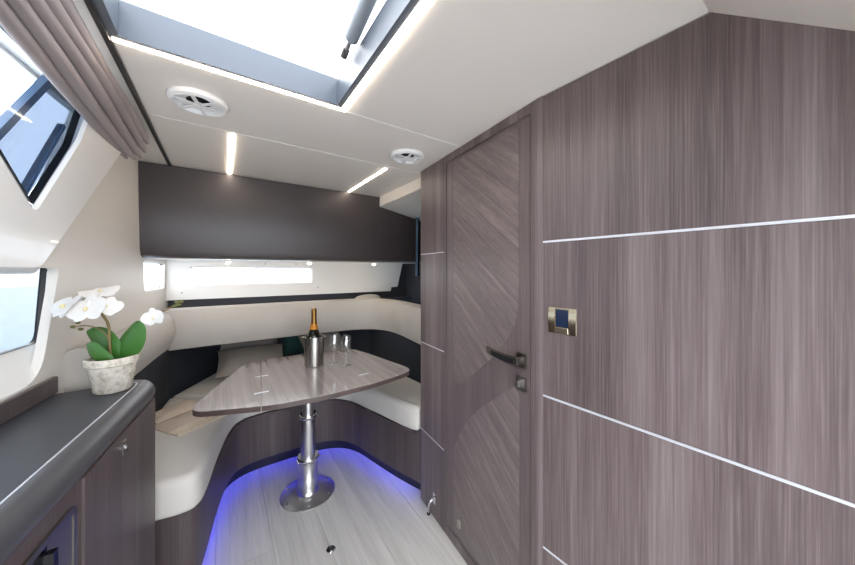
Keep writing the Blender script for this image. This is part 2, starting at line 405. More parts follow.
cpan([(-.238, .19), (.385, .19), (.385, .285), (-.238, .285)])
part('seam_strip', box(-.238, 1.56-g, ZC+.002, 1.06, 1.56+g, ZC+.012), 'seam_white', ceil, False)
part('seam_strip', box(.385, 1.112-g, ZC+.002, 1.02, 1.112+g, ZC+.012), 'seam_white', ceil, False)
# aft sloping part of the ceiling
bm = B(); solid(bm, [(-.8, .206, ZC-.0005), (1.1, .206, ZC-.0005), (1.1, -.27, 1.575), (-.8, -.27, 1.575)], [(-.8, .206, ZC-.0005+.05), (1.1, .206, ZC-.0005+.05), (1.1, -.27, 1.625), (-.8, -.27, 1.625)])
part('aft_slope', bm, 'ceiling_panel', ceil, False)
# dropped sloping side at right over the bow seats
bm = B(); solid(bm, [(1.06, 1.5, ZC+.03), (1.06, 2.32, ZC+.03), (1.06, 2.32, 1.905), (1.06, 1.5, 1.915)], [(1.64, 1.5, ZC+.03), (1.64, 2.32, ZC+.03), (1.64, 2.32, 1.79), (1.64, 1.5, 1.80)])
bevel(bm, .004, 1); part('side_soffit', bm, 'ceiling_panel', ceil, False)

# ================================================================== ROOF HATCH
root = thing('window_5', 'open roof hatch with grey metal coaming and bright glass', 'hatch', (.06, .7, ZC)); root['kind'] = 'structure'
cz0, cz1 = ZC-.002, 2.072
def ring_rect(x0, y0, x1, y1, w, z0, z1):
    bm, R = loopring([[(x0-w, y0-w, z0), (x1+w, y0-w, z0), (x1+w, y1+w, z0), (x0-w, y1+w, z0)], [(x0, y0, z0), (x1, y0, z0), (x1, y1, z0), (x0, y1, z0)],
                      [(x0, y0, z1), (x1, y0, z1), (x1, y1, z1), (x0, y1, z1)], [(x0-w, y0-w, z1), (x1+w, y0-w, z1), (x1+w, y1+w, z1), (x0-w, y1+w, z1)],
                      [(x0-w, y0-w, z0), (x1+w, y0-w, z0), (x1+w, y1+w, z0), (x0-w, y1+w, z0)]])
    bmesh.ops.remove_doubles(bm, verts=bm.verts, dist=1e-5); return bm
part('coaming', ring_rect(HX0+.006, HY0+.006, HX1-.006, HY1-.006, .02, cz0, cz1), 'aluminium', root, False)
part('outer_frame', ring_rect(HX0-.03, HY0-.03, HX1+.03, HY1+.03, .02, cz1-.004, cz1+.03), 'aluminium', root, False)
# lid of the hatch, lifted at its forward edge
LM = Matrix.Translation((0, HY0-.03, cz1+.035)) @ Matrix.Rotation(math.radians(14), 4, 'X')
bm = box(HX0-.05, 0, 0, HX1+.05, .86, .012, .003, 1); xf(bm, LM); lid = part('pane', bm, 'clear_pane', root, False)
bm = ring_rect(HX0-.03, .02, HX1+.03, .84, .025, -.008, .016); xf(bm, LM); part('lid_frame', bm, 'frosted', root, False)
p1, p0 = Vector((.322, .93, 2.075)), Vector((.322, .50, 2.15))
st = part('gas_strut', tube([p1, p1.lerp(p0, .4)], .008, 10), 'chrome', root); part('strut_sleeve', tube([p1.lerp(p0, .12), p0], .022, 12), 'strut_grey', st)
part('strut_end', tube([p1+Vector((0, .018, -.006)), p1+Vector((0, -.014, .004))], .012, 10), 'handle_metal', st)
# ================================================================== LED STRIPS
def led(x0, y0, x1, y1, label, grp=None, z=ZC):
    t = thing('ceiling_light', label, 'light', ((x0+x1)/2, (y0+y1)/2, z-.0015), grp)
    part('diffuser', box(x0, y0, z-.004, x1, y1, z+.004), 'led_warm', t, False); return t
led(-.235, 1.098, .384, 1.112, 'long glowing light strip along the forward edge of the roof hatch')
led(.366, .30, .384, 1.098, 'long glowing light strip along the right edge of the roof hatch')
led(.030, 1.575, .046, 2.225, 'short glowing ceiling strip at left, running to the dark overhead panel', 'short ceiling light strips')
led(.792, 1.60, .804, 2.225, 'short thin glowing ceiling strip at right, near the wooden partition', 'short ceiling light strips')
single('curtain_rail', box(-.252, .2, ZC-.010, -.239, 2.30, ZC-.0005, .002, 1), 'black_trim', 'long black ceiling rail running beside the fabric blind', 'rail')
# ================================================================== SPEAKERS
def speaker(x, y, label):
    t = thing('ceiling_speaker', label, 'speaker', (x, y, ZC-.022), 'round ceiling speakers')
    c = (x, y, ZC)
    part('rim', lathe([(.086, -.0005), (.088, -.006), (.083, -.015), (.072, -.019), (.069, -.015), (.069, -.004)], c, 40), 'white_plastic', t)
    part('cone', lathe([(0, -.006), (.02, -.005), (.068, -.002), (.068, -.0005), (0, -.0005)], c, 32), 'dark_hole', t)
    part('hub', lathe([(0, -.0215), (.008, -.021), (.012, -.018), (.012, -.010), (0, -.010)], c, 20), 'white_plastic', t)
    for k in range(6):
        a = k*PI/3+.3
        for o in (0.,):
            bm = box(.010, -.0065, -.019, .073, .0065, -.015, .001, 1)
            xf(bm, Matrix.Translation(c) @ Matrix.Rotation(a+o, 4, 'Z')); part('spoke', bm, 'white_plastic', t)
speaker(-.068, 1.338, 'round white speaker grille in the ceiling nearest the curtain rail')
speaker(.797, 1.352, 'round white speaker grille in the ceiling nearest the wooden partition')

# ================================================================== DARK OVERHEAD PANEL + underside spots
root = thing('overhead_cabinet', 'dark taupe leather overhead panel spanning the bow above the narrow window', 'cabinet', (.5, 2.4, 1.455))
fo = [(-.362, 1.98), (-.372, 1.75), (-.362, 1.47)]
prof = [(2.235, 1.98), (2.245, 1.75), (2.262, 1.50), (2.275, 1.468), (2.30, 1.456), (2.33, 1.455)]
def fas(x0, x1, n, topf):
    loops = []
    for i in range(n+1):
        x = x0+(x1-x0)*i/n; tz = topf(x)
        loops.append([(x, y, min(z, tz)) for y, z in prof]+[(x, 2.33, tz)])
    bm, R = loopring(loops); bm.faces.new(R[0]); bm.faces.new(R[-1][::-1]); return bm
top = lambda x: 1.984 if x < 1.0602 else 1.903-(x-1.06)*.198
part('fascia', fas(-.376, 1.06, 6, top), 'lounge_leather', root)
part('fascia', fas(1.0605, 1.60, 4, top), 'lounge_leather', root)
part('underside', box(-.36, 2.331, 1.457, 1.60, 2.74, 1.475), 'gelcoat', root, False)
for k, (x, lb) in enumerate([(.035, 'left'), (.555, 'middle'), (1.09, 'right')]):
    t = thing('spot_light', f'tiny round warm downlight under the dark overhead panel, {lb} of three', 'light', (x, 2.42, 1.440), 'downlights under the overhead panel')
    part('bezel', lathe([(.020, .010), (.021, .002), (.016, 0), (.014, .004), (.014, .009)], (x, 2.42, 1.440), 20), 'chrome', t)
    part('lens', lathe([(0, -.008), (.007, -.007), (.013, -.002), (.013, .008), (0, .008)], (x, 2.42, 1.440), 16), 'spot_glow', t)
single('grab_pole', tube([(1.40, 2.20, 1.34), (1.40, 2.20, 1.90)], .018, 14), 'pole_blue', 'slim dark vertical pole beside the dark overhead panel and partition', 'pole')

# ================================================================== DINETTE SOFA
sofa = thing('dinette_sofa', 'built in U shaped bench with pale leather cushions, wood base and blue light', 'sofa', (.45, 2.3, 0))
front = [(-.43, 1.575), (-.30, 1.565), (-.215, 1.555), (-.137, 1.543), (-.082, 1.565), (-.052, 1.663), (0, 1.991), (.05, 2.20), (.105, 2.295), (.20, 2.33), (.38, 2.335), (.55, 2.325), (.66, 2.30), (.74, 2.25), (.80, 2.15), (.853, 1.952), (.958, 1.575), (1.03, 1.545), (1.16, 1.54)]
fs = [tuple(p) for p in smoothpath([(x, y, 0) for x, y in front], 4)]
def off(path, d):
    out = []
    for i, p in enumerate(path):
        a = Vector(path[max(i-1, 0)][:2]); b = Vector(path[min(i+1, len(path)-1)][:2]); t = (b-a).normalized()
        out.append((p[0]-t.y*d, p[1]+t.x*d))       # left of travel = towards the hull
    return out
cutY = [p for p in fs[40:] if p[1] < 1.80][0]
fb = fs[:fs.index(cutY)]+[(.905, 1.76), (.94, 1.65), (.968, 1.575), (.978, 1.53)]     # base and kick run straight into the partition
bo = off(fb, .02); tk = off(fb, .062)
def wallstrip(path, z0, z1, th, i0=0, i1=None):
    p = path[i0:i1]; q = off(path, th)[i0:i1]
    bm = B(); n = len(p)
    a = [[bm.verts.new((x, y, z)) for x, y in pts] for pts, z in ((p, z0), (p, z1), (q, z1), (q, z0))]
    for r0, r1 in zip(a, a[1:]+a[:1]):
        for k in range(n-1): bm.faces.new((r0[k], r0[k+1], r1[k+1], r1[k]))
    for k in (0, n-1): bm.faces.new([r[k] for r in a])
    return bm
cuts = [0, 16, 28, 36, 48, 56, len(bo)]
for a, b in zip(cuts, cuts[1:]): part('base_panel', wallstrip(bo, .082, .40, .015, a, min(b+1, len(bo))), 'base_wood', sofa)
part('toe_kick', wallstrip(tk, .0, .085, .01), 'black_trim', sofa)
part('light_strip', wallstrip(off(fb, .045), .076, .081, .010, 18, -1), 'led_blue', sofa, False)
bo2 = [(x, y) for x, y in bo]
back = [(1.27, 1.56), (1.25, 1.92), (1.165, 2.67), (.90, 3.25), (.06, 3.25), (-.285, 2.66), (-.335, 2.2), (-.41, 1.60)]
# seat cushions: left, bow, right
iL, iR = 33, 50
def cush(poly, z0=.402, z1=.55, r=.035):
    ar = sum(p[0]*q[1]-q[0]*p[1] for p, q in zip(poly, poly[1:]+poly[:1]))
    poly = poly if ar > 0 else poly[::-1]; n = len(poly)
    def ins(d):
        out = []
        for i in range(n):
            a, p, b = Vector(poly[i-1]), Vector(poly[i]), Vector(poly[(i+1) % n]); e0, e1 = (p-a).normalized(), (b-p).normalized()
            m = Vector((-e0.y-e1.y, e0.x+e1.x)); m = m/max(.6, m.length_squared/2) if m.length > 1e-6 else Vector((-e0.y, e0.x))
            out.append(tuple(p+m*d))
        return out
    loops = []
    for k in range(6): a = PI/2*k/5; loops.append([(x, y, z0+r*.5*(1-math.sin(a))) for x, y in ins(r*.5*(1-math.cos(a)))])
    loops = loops[::-1]
    for k in range(8): a = PI/2*k/7; loops.append([(x, y, z1-r*(1-math.sin(a))) for x, y in ins(r*(1-math.cos(a)))])
    bm, Rr = loopring(loops); bm.faces.new(Rr[0][::-1]); bm.faces.new(Rr[-1]); return bm
lp = [(p[0], p[1]) for p in fs]
cl = [(-.405, 1.575)]+lp[4:iL+1]+[(-.29, 2.60), (-.345, 2.2), (-.385, 1.85)]
cb = lp[iL:iR+1]+[(1.16, 2.60), (.90, 3.22), (.06, 3.22), (-.28, 2.62)]
cr = lp[iR:]+[(1.24, 1.56), (1.235, 1.92), (1.165, 2.60)]
def sub(poly, eps):   # tiny inset so that seams stay open
    c = Vector((sum(p[0] for p in poly)/len(poly), sum(p[1] for p in poly)/len(poly)))
    return [tuple(Vector(p)+(c-Vector(p)).normalized()*eps) for p in poly]
for pl in (cl, cb, cr): part('seat_cushion', cush(sub(pl, .003)), 'seat_leather', sofa)
part('seat_deck', prism(sub(bo2+back, .03), .385, .401), 'base_wood', sofa, False)
# dark upholstered recess behind the seats
for a, b in zip(back, back[1:]):
    d = (Vector(b)-Vector(a)); n = Vector((d.y, -d.x)).normalized()
    k = max(1, round(d.length/.8))
    for j in range(k):
        p = Vector(a)+d*(j/k); q = Vector(a)+d*((j+1)/k); e = d.normalized()*.003
        bm = prism([tuple(p+e), tuple(q-e), tuple(q-e+n*.03), tuple(p+e+n*.03)], .42, .90); bevel(bm, .006, 2); part('back_panel', bm, 'navy_fabric', sofa)
# bolsters
def bolster(path, z0, z1, th, bulge=.02, seed=0):
    pr = [(0, z0+.03), (.008, z0+.008), (.03, z0), (th-.02, z0+.01), (th, z0+.05), (th, z1-.04), (th-.015, z1-.008), (th-.04, z1), (.03, z1), (.004, z1-.012), (-bulge*.5, z1-.05), (-bulge, (z0+z1)/2), (-bulge*.6, z0+.07)]
    return sweep(path, [(-o, z) for o, z in pr])
arc = [tuple(p)[:2] for p in smoothpath([(-.315, 2.59, 0), (-.1, 2.60, 0), (.35, 2.61, 0), (.8, 2.60, 0), (1.0, 2.575, 0), (1.13, 2.50, 0), (1.19, 2.36, 0), (1.20, 2.18, 0), (1.175, 1.95, 0), (1.13, 1.57, 0)], 6)]
part('bolster', bolster(arc, .848, 1.128, .10), 'bolster_leather', sofa)
la = [tuple(p)[:2] for p in smoothpath([(-.385, 1.56, 0), (-.37, 1.66, 0), (-.345, 1.85, 0), (-.32, 2.10, 0), (-.295, 2.35, 0), (-.275, 2.50, 0), (-.28, 2.575, 0)], 5)]
part('bolster', bolster(la, .875, 1.108, .075, .03), 'bolster_leather', sofa)
bm = bmesh.new(); bmesh.ops.create_uvsphere(bm, u_segments=20, v_segments=10, radius=1); xf(bm, Matrix.Translation((1.14, 2.66, 1.12)) @ Matrix.Diagonal((.13, .06, .04, 1))); part('corner_pad', bm, 'bolster_leather', sofa)

# ================================================================== TABLE
tb = thing('dinette_table', 'grey wood trapezoid table on a brushed steel telescopic pedestal', 'table', (.443, 1.967, 0))
top = [(-.135, 1.68), (.20, 1.548), (.45, 1.524), (.70, 1.535), (1.0, 1.60), (.872, 2.30), (.74, 2.345), (.24, 2.385), (.125, 2.345)]
tp = rounded(top, [.09, .5, .5, .5, .10, .12, .5, .5, .12], 5)
def clipx(poly, f, keep):      # clip against line f(p) >= 0
    out = []
    for i, p in enumerate(poly):
        q = poly[(i+1) % len(poly)]; a, b = f(p)*keep, f(q)*keep
        if a >= 0: out.append(p)
        if a*b < 0: t = a/(a-b); out.append((p[0]+(q[0]-p[0])*t, p[1]+(q[1]-p[1])*t))
    return out
hl = lambda p: (p[0]-.147)-(p[1]-1.55)*.092
leafp = clipx(tp, lambda p: hl(p)+.0012, -1); mainp = clipx(tp, lambda p: hl(p)-.0012, 1)
for nm, pl in (('table_top', mainp), ('table_leaf', leafp)):
    o = part(nm, prism(pl, .7575, .76, .001, 1, .76), 'table_wood', tb, False)
    part('edge_band', prism(pl, .734, .7575), 'edge_wood', o, False)
for x, y, rz in [(.192, 2.01, 0), (.166, 1.74, 0), (.70, 1.70, .05)]:
    bm = box(-.034, -.008, 0, .034, .008, .0012, .0004, 1); xf(bm, Matrix.Translation((x, y, .76)) @ Matrix.Rotation(rz, 4, 'Z')); part('hinge', bm, 'trim_silver', tb)
for x, y in [(.10, 1.66), (.34, 1.60), (.74, 1.62), (.80, 1.66), (.52, 1.60)]:
    part('bracket', box(x-.02, y-.012, .716, x+.02, y+.012, .7335, .003, 1), 'black_trim', tb)
tc_ = (.443, 1.967, 0)
bp = part('base_plate', lathe([(0, 0), (.158, 0), (.160, .003), (.155, .007), (.07, .014), (0, .014)], tc_, 48), 'plate_steel', tb)
for k in range(6):
    a = k*PI/3+.35; part('bolt', lathe([(.007, 0), (.007, .003), (.004, .005), (0, .005)], (tc_[0]+.135*math.cos(a), tc_[1]+.135*math.sin(a), .0075), 12), 'chrome', bp)
part('socket', lathe([(.066, .012), (.062, .03), (.058, .034), (.058, .10), (.0555, .104), (.0555, .20), (.05, .205), (.03, .205)], tc_, 36), 'steel', tb)
part('column', lathe([(.043, .2), (.043, .47), (.03, .47)], tc_, 36), 'steel', tb)
part('column', lathe([(.0335, .46), (.0335, .73), (.02, .73)], tc_, 32), 'steel', tb)
for z, r in ((.205, .060), (.468, .048)):
    o = part('collar', lathe([(r-.014, 0), (r, 0), (r+.003, .005), (r+.003, .024), (r, .028), (r-.014, .028)], (tc_[0], tc_[1], z), 32), 'chrome', tb)
    for sgn in (-1, 1): part('lever', tube([(tc_[0]+sgn*(r-.004), tc_[1]-.012, z+.014), (tc_[0]+sgn*(r+.004), tc_[1]-.018, z+.015), (tc_[0]+sgn*(r+.003), tc_[1]-.03, z+.012)], [.006, .006, .004], 8), 'chrome', o)
part('mount_plate', lathe([(.10, .722), (.105, .728), (.105, .734), (0, .734)], tc_, 32), 'plate_steel', tb)

# ================================================================== ON THE TABLE
bk = thing('ice_bucket', 'brushed steel wine cooler holding the bottle on the table', 'bucket', (.50, 2.05, .7605))
bc = (.50, 2.05, .7605)
part('body', lathe([(0, 0), (.056, 0), (.060, .004), (.062, .19), (.060, .192), (.0575, .19), (.0565, .008), (0, .008)], bc, 40), 'bucket_steel', bk)
for sgn in (-1, 1):
    bm = box(-.006, -.016, -.006, .012, .016, .006, .003, 1); xf(bm, Matrix.Translation((bc[0]+sgn*.066*.86, bc[1]-sgn*.066*.5, bc[2]+.183)) @ Matrix.Rotation(-.53+(0 if sgn > 0 else PI), 4, 'Z')); part('lug', bm, 'bucket_steel', bk)
bt = thing('wine_bottle', 'dark sparkling wine bottle with gold foil neck standing in the cooler', 'bottle', (.50, 2.055, .769))
c0 = (.50, 2.055, .7695)
part('glass', lathe([(0, 0), (.040, 0), (.043, .006), (.043, .16), (.036, .20), (.022, .235), (.018, .262), (.0165, .30)], c0, 28), 'bottle_glass', bt)
part('label_band', lathe([(.0232, .231), (.0255, .228), (.0215, .262), (.0195, .262)], c0, 28), 'orange_label', bt, label='orange collar label')
part('foil', lathe([(.0195, .258), (.0175, .29), (.0165, .325), (.0178, .333), (.0172, .345), (.0165, .36), (.012, .366), (0, .367)], c0, 28), 'gold_foil', bt)
def glass(x, y, label):
    c = (x, y, .7605)
    t = thing('wine_glass', label, 'glass', c, 'wine glasses on the table')
    part('foot', lathe([(0, 0), (.032, 0), (.0325, .0015), (.012, .005), (.0045, .012), (0, .012)], c, 28), 'glass_stem', t)
    part('stem', lathe([(0, .011), (.0042, .011), (.0036, .05), (.005, .088), (0, .088)], c, 16), 'glass_stem', t)
    part('bowl', lathe([(0, .087), (.012, .090), (.028, .106), (.035, .132), (.034, .155), (.029, .195), (.0278, .195), (.0328, .155), (.0338, .132), (.027, .108), (.010, .093), (0, .092)], c, 32), 'wine_glass', t)
glass(.618, 2.005, 'clear stemmed wine glass beside the steel cooler, left of the pair')
glass(.672, 1.925, 'clear stemmed wine glass nearer the table edge, right of the pair')

# ================================================================== PILLOWS, THROW
def pillow(w, h, t, mtx, n=14, pinch=.06):
    bm = B()
    for sg in (1, -1):
        V = []
        for i in range(n+1):
            row = []
            for j in range(n+1):
                u, v = -1+2*i/n, -1+2*j/n
                ed = (1-abs(u)**2.6)*(1-abs(v)**2.6); k = 1-pinch*(1-abs(u))*0
                sx = 1-pinch*(1-v*v) if abs(u) > .5 else 1; sy = 1-pinch*(1-u*u) if abs(v) > .5 else 1
                sx = 1-pinch*(1-v*v)*abs(u); sy = 1-pinch*(1-u*u)*abs(v)
                row.append(bm.verts.new((u*w/2*sx, v*h/2*sy, sg*t/2*max(0, ed)**.55*(1+.05*math.sin(5*u+3*v)))))
            V.append(row)
        for i in range(n):
            for j in range(n): bm.faces.new((V[i][j], V[i+1][j], V[i+1][j+1], V[i][j+1]))
    bmesh.ops.remove_doubles(bm, verts=bm.verts, dist=1e-4); return xf(bm, mtx)
Rm = Matrix.Rotation
p1 = thing('throw_pillow', 'taupe square pillow lying on the bow seat, left of the bottle', 'pillow', (.20, 2.95, .55))
part('cover', pillow(.50, .34, .13, Matrix.Translation((.21, 2.93, .635)) @ Rm(-.05, 4, 'Z') @ Rm(math.radians(24), 4, 'X')), 'pillow_cloth', p1)
p2 = thing('throw_pillow', 'dark grey pillow leaning against the recess behind the taupe pillow', 'pillow', (.20, 3.12, .55))
part('cover', pillow(.50, .36, .12, Matrix.Translation((.20, 3.165, .735)) @ Rm(math.radians(68), 4, 'X')), 'pillow_dark', p2)
p3 = thing('throw_pillow', 'taupe pillow on the bow seat hidden behind the steel wine cooler', 'pillow', (.78, 2.95, .55))
part('cover', pillow(.42, .34, .12, Matrix.Translation((.82, 2.95, .66)) @ Rm(.1, 4, 'Z') @ Rm(math.radians(35), 4, 'X')), 'pillow_cloth', p3)
p4 = thing('throw_pillow', 'small dark teal pillow wedged between the two taupe pillows', 'pillow', (.50, 3.10, .55))
part('cover', pillow(.22, .28, .10, Matrix.Translation((.585, 3.15, .71)) @ Rm(math.radians(70), 4, 'X')), 'teal_cloth', p4)
# folded throw with crocheted lace edge on the left seat
th = thing('throw_blanket', 'folded beige throw with lace edging on the left seat by the counter', 'blanket', (-.18, 2.15, .551))
def quad_sheet(q, z, t, bend=.004, n=10):
    bm = B(); V = [[], []]
    for s_ in (0, 1):
        for i in range(n+1):
            row = []
            for j in range(n+1):
                u, v = i/n, j/n
                p = (Vector(q[0])*(1-u)*(1-v)+Vector(q[1])*u*(1-v)+Vector(q[2])*u*v+Vector(q[3])*(1-u)*v)
                ed = min(u, 1-u, v, 1-v); rr = min(1, ed*7)**.5
                row.append(bm.verts.new((p.x, p.y, z+(t*(.35+.65*rr)+bend*math.sin(9*u+4*v)*rr if s_ else 0))))
            V[s_].append(row)
        for i in range(n):
            for j in range(n): bm.faces.new((V[s_][i][j], V[s_][i+1][j], V[s_][i+1][j+1], V[s_][i][j+1]))
    for k in range(n):
        for a, b in (((k, 0), (k+1, 0)), ((k, n), (k+1, n)), ((0, k), (0, k+1)), ((n, k), (n, k+1))):
            bm.faces.new((V[0][a[0]][a[1]], V[0][b[0]][b[1]], V[1][b[0]][b[1]], V[1][a[0]][a[1]]))
    return bm
q = [(-.29, 2.02), (-.195, 1.985), (.02, 2.16), (-.06, 2.36)]
part('lower_layer', quad_sheet([(-.325, 2.15), (-.225, 2.0), (.0, 2.165), (-.13, 2.36)], .5505, .014), 'throw_cloth', th)
part('upper_layer', quad_sheet([(-.345, 2.22), (-.285, 2.12), (-.09, 2.27), (-.19, 2.43)], .566, .022), 'throw_cloth', th)
lace = B(); a0, a1 = Vector((-.222, 1.997, .556)), Vector((.0, 2.162, .556)); dd = (a1-a0); nn = Vector((dd.y, -dd.x, 0)).normalized()
for k in range(8):
    for rw in range(2):
        c = a0+dd*((k+.5)/8)+nn*(.019+.032*rw)-Vector((0, 0, .002*rw))
        ring = [c+Vector((math.cos(2*PI*j/12)*.0165, math.sin(2*PI*j/12)*.0165, 0)) for j in range(12)]
        tube(ring+[ring[0]], .004, 5, lace, cap=False)
        for j in range(3):
            d_ = Vector((math.cos(j*PI/3), math.sin(j*PI/3), 0))*.0165; tube([c-d_, c+d_], .002, 4, lace)
tube([a0, a1], .005, 6, lace)
tube([a0+dd*(k/16)+nn*(.068+(.007 if k % 2 else 0))-Vector((0, 0, .003)) for k in range(17)], .0045, 6, lace)
part('lace_trim', lace, 'lace_cloth', th)

# ================================================================== COUNTER UNIT
def CX(y): return -.194-.110*(1.50-y)          # front edge of the worktop
y0c, y1c = -.6, 1.525
cab = thing('counter_cabinet', 'dark wood side cabinet under the charcoal worktop', 'cabinet', (-.33, .6, 0))
face = lambda y: CX(y)-.008
bm = prism([(face(y0c), y0c), (face(y1c-.05), y1c-.05), (face(y1c)-.012, y1c-.012), (face(y1c)-.05, y1c-.004), (WX(y1c)+.004, y1c-.004), (WX(y0c)+.004, y0c)], 0, .925)
part('carcass', bm, 'cabinet_wood', cab, False)
def onface(y, z, h): return (face(y)+h, y, z)
for a, b in ((.985, 1.46), (.40, .98)):
    bm = B(); 
    if a > .8:
        solid(bm, [onface(a, .06, .0005), onface(b, .06, .0005), onface(b, .06, .006), onface(a, .06, .006)], [onface(a, .918, .0005), onface(b, .918, .0005), onface(b, .918, .006), onface(a, .918, .006)])
        dr = part('door', bm, 'cabinet_wood', cab, False)
        bm = B(); yy = 1.19; solid(bm, [onface(yy-.011, .858, .006), onface(yy+.011, .858, .006), onface(yy+.011, .858, .009), onface(yy-.011, .858, .009)], [onface(yy-.011, .900, .006), onface(yy+.011, .900, .006), onface(yy+.011, .900, .009), onface(yy-.011, .900, .009)])
        bevel(bm, .001, 1); lt = part('latch', bm, 'handle_metal', dr, False)
        bm = lathe([(.007, 0), (.007, .004), (.005, .005), (0, .005)], n=14); xf(bm, Matrix.Translation(onface(yy, .879, .009)) @ Rm(PI/2, 4, 'Y')); part('button', bm, 'chrome', lt)
    else:
        def rect(bm, yA, yB, zA, zB, h0, h1): solid(bm, [onface(yA, zA, h0), onface(yB, zA, h0), onface(yB, zA, h1), onface(yA, zA, h1)], [onface(yA, zB, h0), onface(yB, zB, h0), onface(yB, zB, h1), onface(yA, zB, h1)]); return bm
        fr = B(); o_ = rounded([(.45, .30), (.955, .30), (.955, .885), (.45, .885)], .02); i_ = rounded([(.462, .312), (.943, .312), (.943, .873), (.462, .873)], .015)
        bm, Rr = loopring([[onface(u, v, .0005) for u, v in o_], [onface(u, v, .006) for u, v in o_], [onface(u, v, .006) for u, v in i_], [onface(u, v, .0005) for u, v in i_]])
        ap = thing('built_in_appliance', 'black glass appliance front set into the dark wood side cabinet', 'appliance', onface(.7, .30, 0))
        part('frame', bm, 'handle_metal', ap)
        part('door', rect(B(), .462, .855, .312, .873, .0005, .005), 'appliance_black', ap, False)
        part('side_panel', rect(B(), .861, .943, .312, .873, .0005, .004), 'handle_metal', ap, False)
        part('handle', rect(B(), .846, .86, .36, .86, .005, .018), 'appliance_black', ap, False)
wt = thing('worktop', 'charcoal worktop with rounded front edge and thin silver inlay line', 'worktop', (-.35, .6, .925))
inl = lambda y: CX(y)-.052
tpoly = [(inl(y0c), y0c), (inl(1.445), 1.445), (inl(1.475)-.01, 1.48), (inl(1.475)-.045, 1.493), (WX(1.493)+.004, 1.493), (WX(y0c)+.004, y0c)]
part('top', prism(tpoly, .93, .979), 'counter_top', wt, False)
line = [(inl(y0c)+.002, y0c), (inl(1.435)+.002, 1.435), (inl(1.465)-.002, 1.473), (inl(1.485)-.02, 1.491), (inl(1.485)-.06, 1.4945)]
part('inlay', sweep(line, [(0.0, .970), (0.0, .9803), (.0035, .9803), (.0035, .970)]), 'trim_silver', wt, False)
ep = [(inl(y0c)+.006, y0c), (inl(1.425)+.006, 1.425), (inl(1.455)+.004, 1.46), (inl(1.475)-.008, 1.488), (inl(1.485)-.03, 1.499), (inl(1.485)-.06, 1.4995)]
part('front_edge', sweep(ep, [(0, .926), (0, .979), (.010, .981), (.028, .978), (.040, .968), (.046, .952), (.045, .935), (.040, .926)]), 'counter_edge', wt)
part('backsplash', prism([(WX(y0c)+.003, y0c), (WX(y0c)+.016, y0c), (WX(1.50)+.016, 1.50), (WX(1.50)+.003, 1.50)], .98, 1.036, .003, 1), 'cabinet_wood', wt, False)

# ================================================================== ORCHID
oc = Vector((-.302, 1.428, .9805))
orc = thing('potted_orchid', 'white flowering orchid in a whitewashed stone pot on the worktop', 'plant', oc)
part('pot', lathe([(0, 0), (.042, 0), (.046, .004), (.060, .088), (.0655, .092), (.067, .110), (.064, .115), (.058, .112), (.055, .09), (0, .088)], oc, 36), 'pot_stone', orc)
part('soil', lathe([(0, .102), (.03, .100), (.0555, .095), (.0555, .089), (0, .089)], oc, 24), 'soil', orc)
VR = Vector((.825, -.565, 0)); VF = Vector((.565, .825, 0)); VU = Vector((0, 0, 1))       # a right / away / up frame of the pot
def P(r, u, a=0.): return oc+VR*r+VU*u+VF*a
def leaf(path, wid, name='leaf', th=.003):
    pts = smoothpath(path, 6); bm = B(); n = len(pts)-1; rows = []
    for i, p in enumerate(pts):
        t = i/n; d = (pts[min(i+1, n)]-pts[max(i-1, 0)]).normalized()
        w = wid*(math.sin(PI*min(1, t*.86+.14))**.6) if t < .98 else wid*.12
        s = d.cross(-VF); s = s.normalized(); nm = s.cross(d).normalized()
        rows.append([bm.verts.new(p+s*w*k-nm*w*.35*(k*k)) for k in (-1, -.75, -.4, 0, .4, .75, 1)])
    for a, b in zip(rows, rows[1:]):
        for k in range(6): bm.faces.new((a[k], a[k+1], b[k+1], b[k]))
    bmesh.ops.recalc_face_normals(bm, faces=bm.faces); bmesh.ops.solidify(bm, geom=list(bm.faces), thickness=th)
    return part(name, bm, 'leaf_green', orc)
leaf([P(-.005, .10, .0), P(-.03, .140, .0), P(-.068, .172, .01), P(-.112, .192, .02)], .044)
leaf([P(.008, .10, .005), P(.030, .140, .01), P(.052, .182, .015), P(.070, .228, .02)], .042)
leaf([P(.020, .10, -.03), P(-.010, .126, -.04), P(-.035, .148, -.038), P(-.055, .162, -.03)], .026)
def stem(path, r=.0028): return part('stem', tube(smoothpath(path, 6), r, 7), 'stem_green', orc)
stem([P(-.008, .10), P(-.012, .17, .0), P(-.022, .22, .005), P(-.045, .262, .0), P(-.075, .29, -.01), P(-.11, .285, -.02)], .0040)
stem([P(-.01, .10), P(-.016, .17, .0), P(-.045, .204, .0), P(-.09, .216, .0), P(-.135, .212, .0)], .0022)
stem([P(.008, .10, .01), P(.035, .17, .02), P(.075, .222, .03), P(.12, .25, .04), P(.158, .275, .05), P(.185, .285, .05)], .0024)
stem([P(.02, .105, -.03), P(.03, .112, -.045), P(.038, .107, -.05)], .003)
def petal(bmc, ang, L, Wd, tilt, mtx):
    bm = B(); n = 7; rows = []
    for i in range(n+1):
        t = i/n; w = Wd*(math.sin(PI*(t*.9+.06))**.65); z = tilt*t*t
        rows.append([bm.verts.new((w*k, L*t, z-.12*w*k*k)) for k in (-1, -.6, 0, .6, 1)])
    for a, b in zip(rows, rows[1:]):
        for k in range(4): bm.faces.new((a[k], a[k+1], b[k+1], b[k]))
    bmesh.ops.recalc_face_normals(bm, faces=bm.faces); bmesh.ops.solidify(bm, geom=list(bm.faces), thickness=.0012)
    return xf(bm, mtx @ Rm(ang, 4, 'Z'))
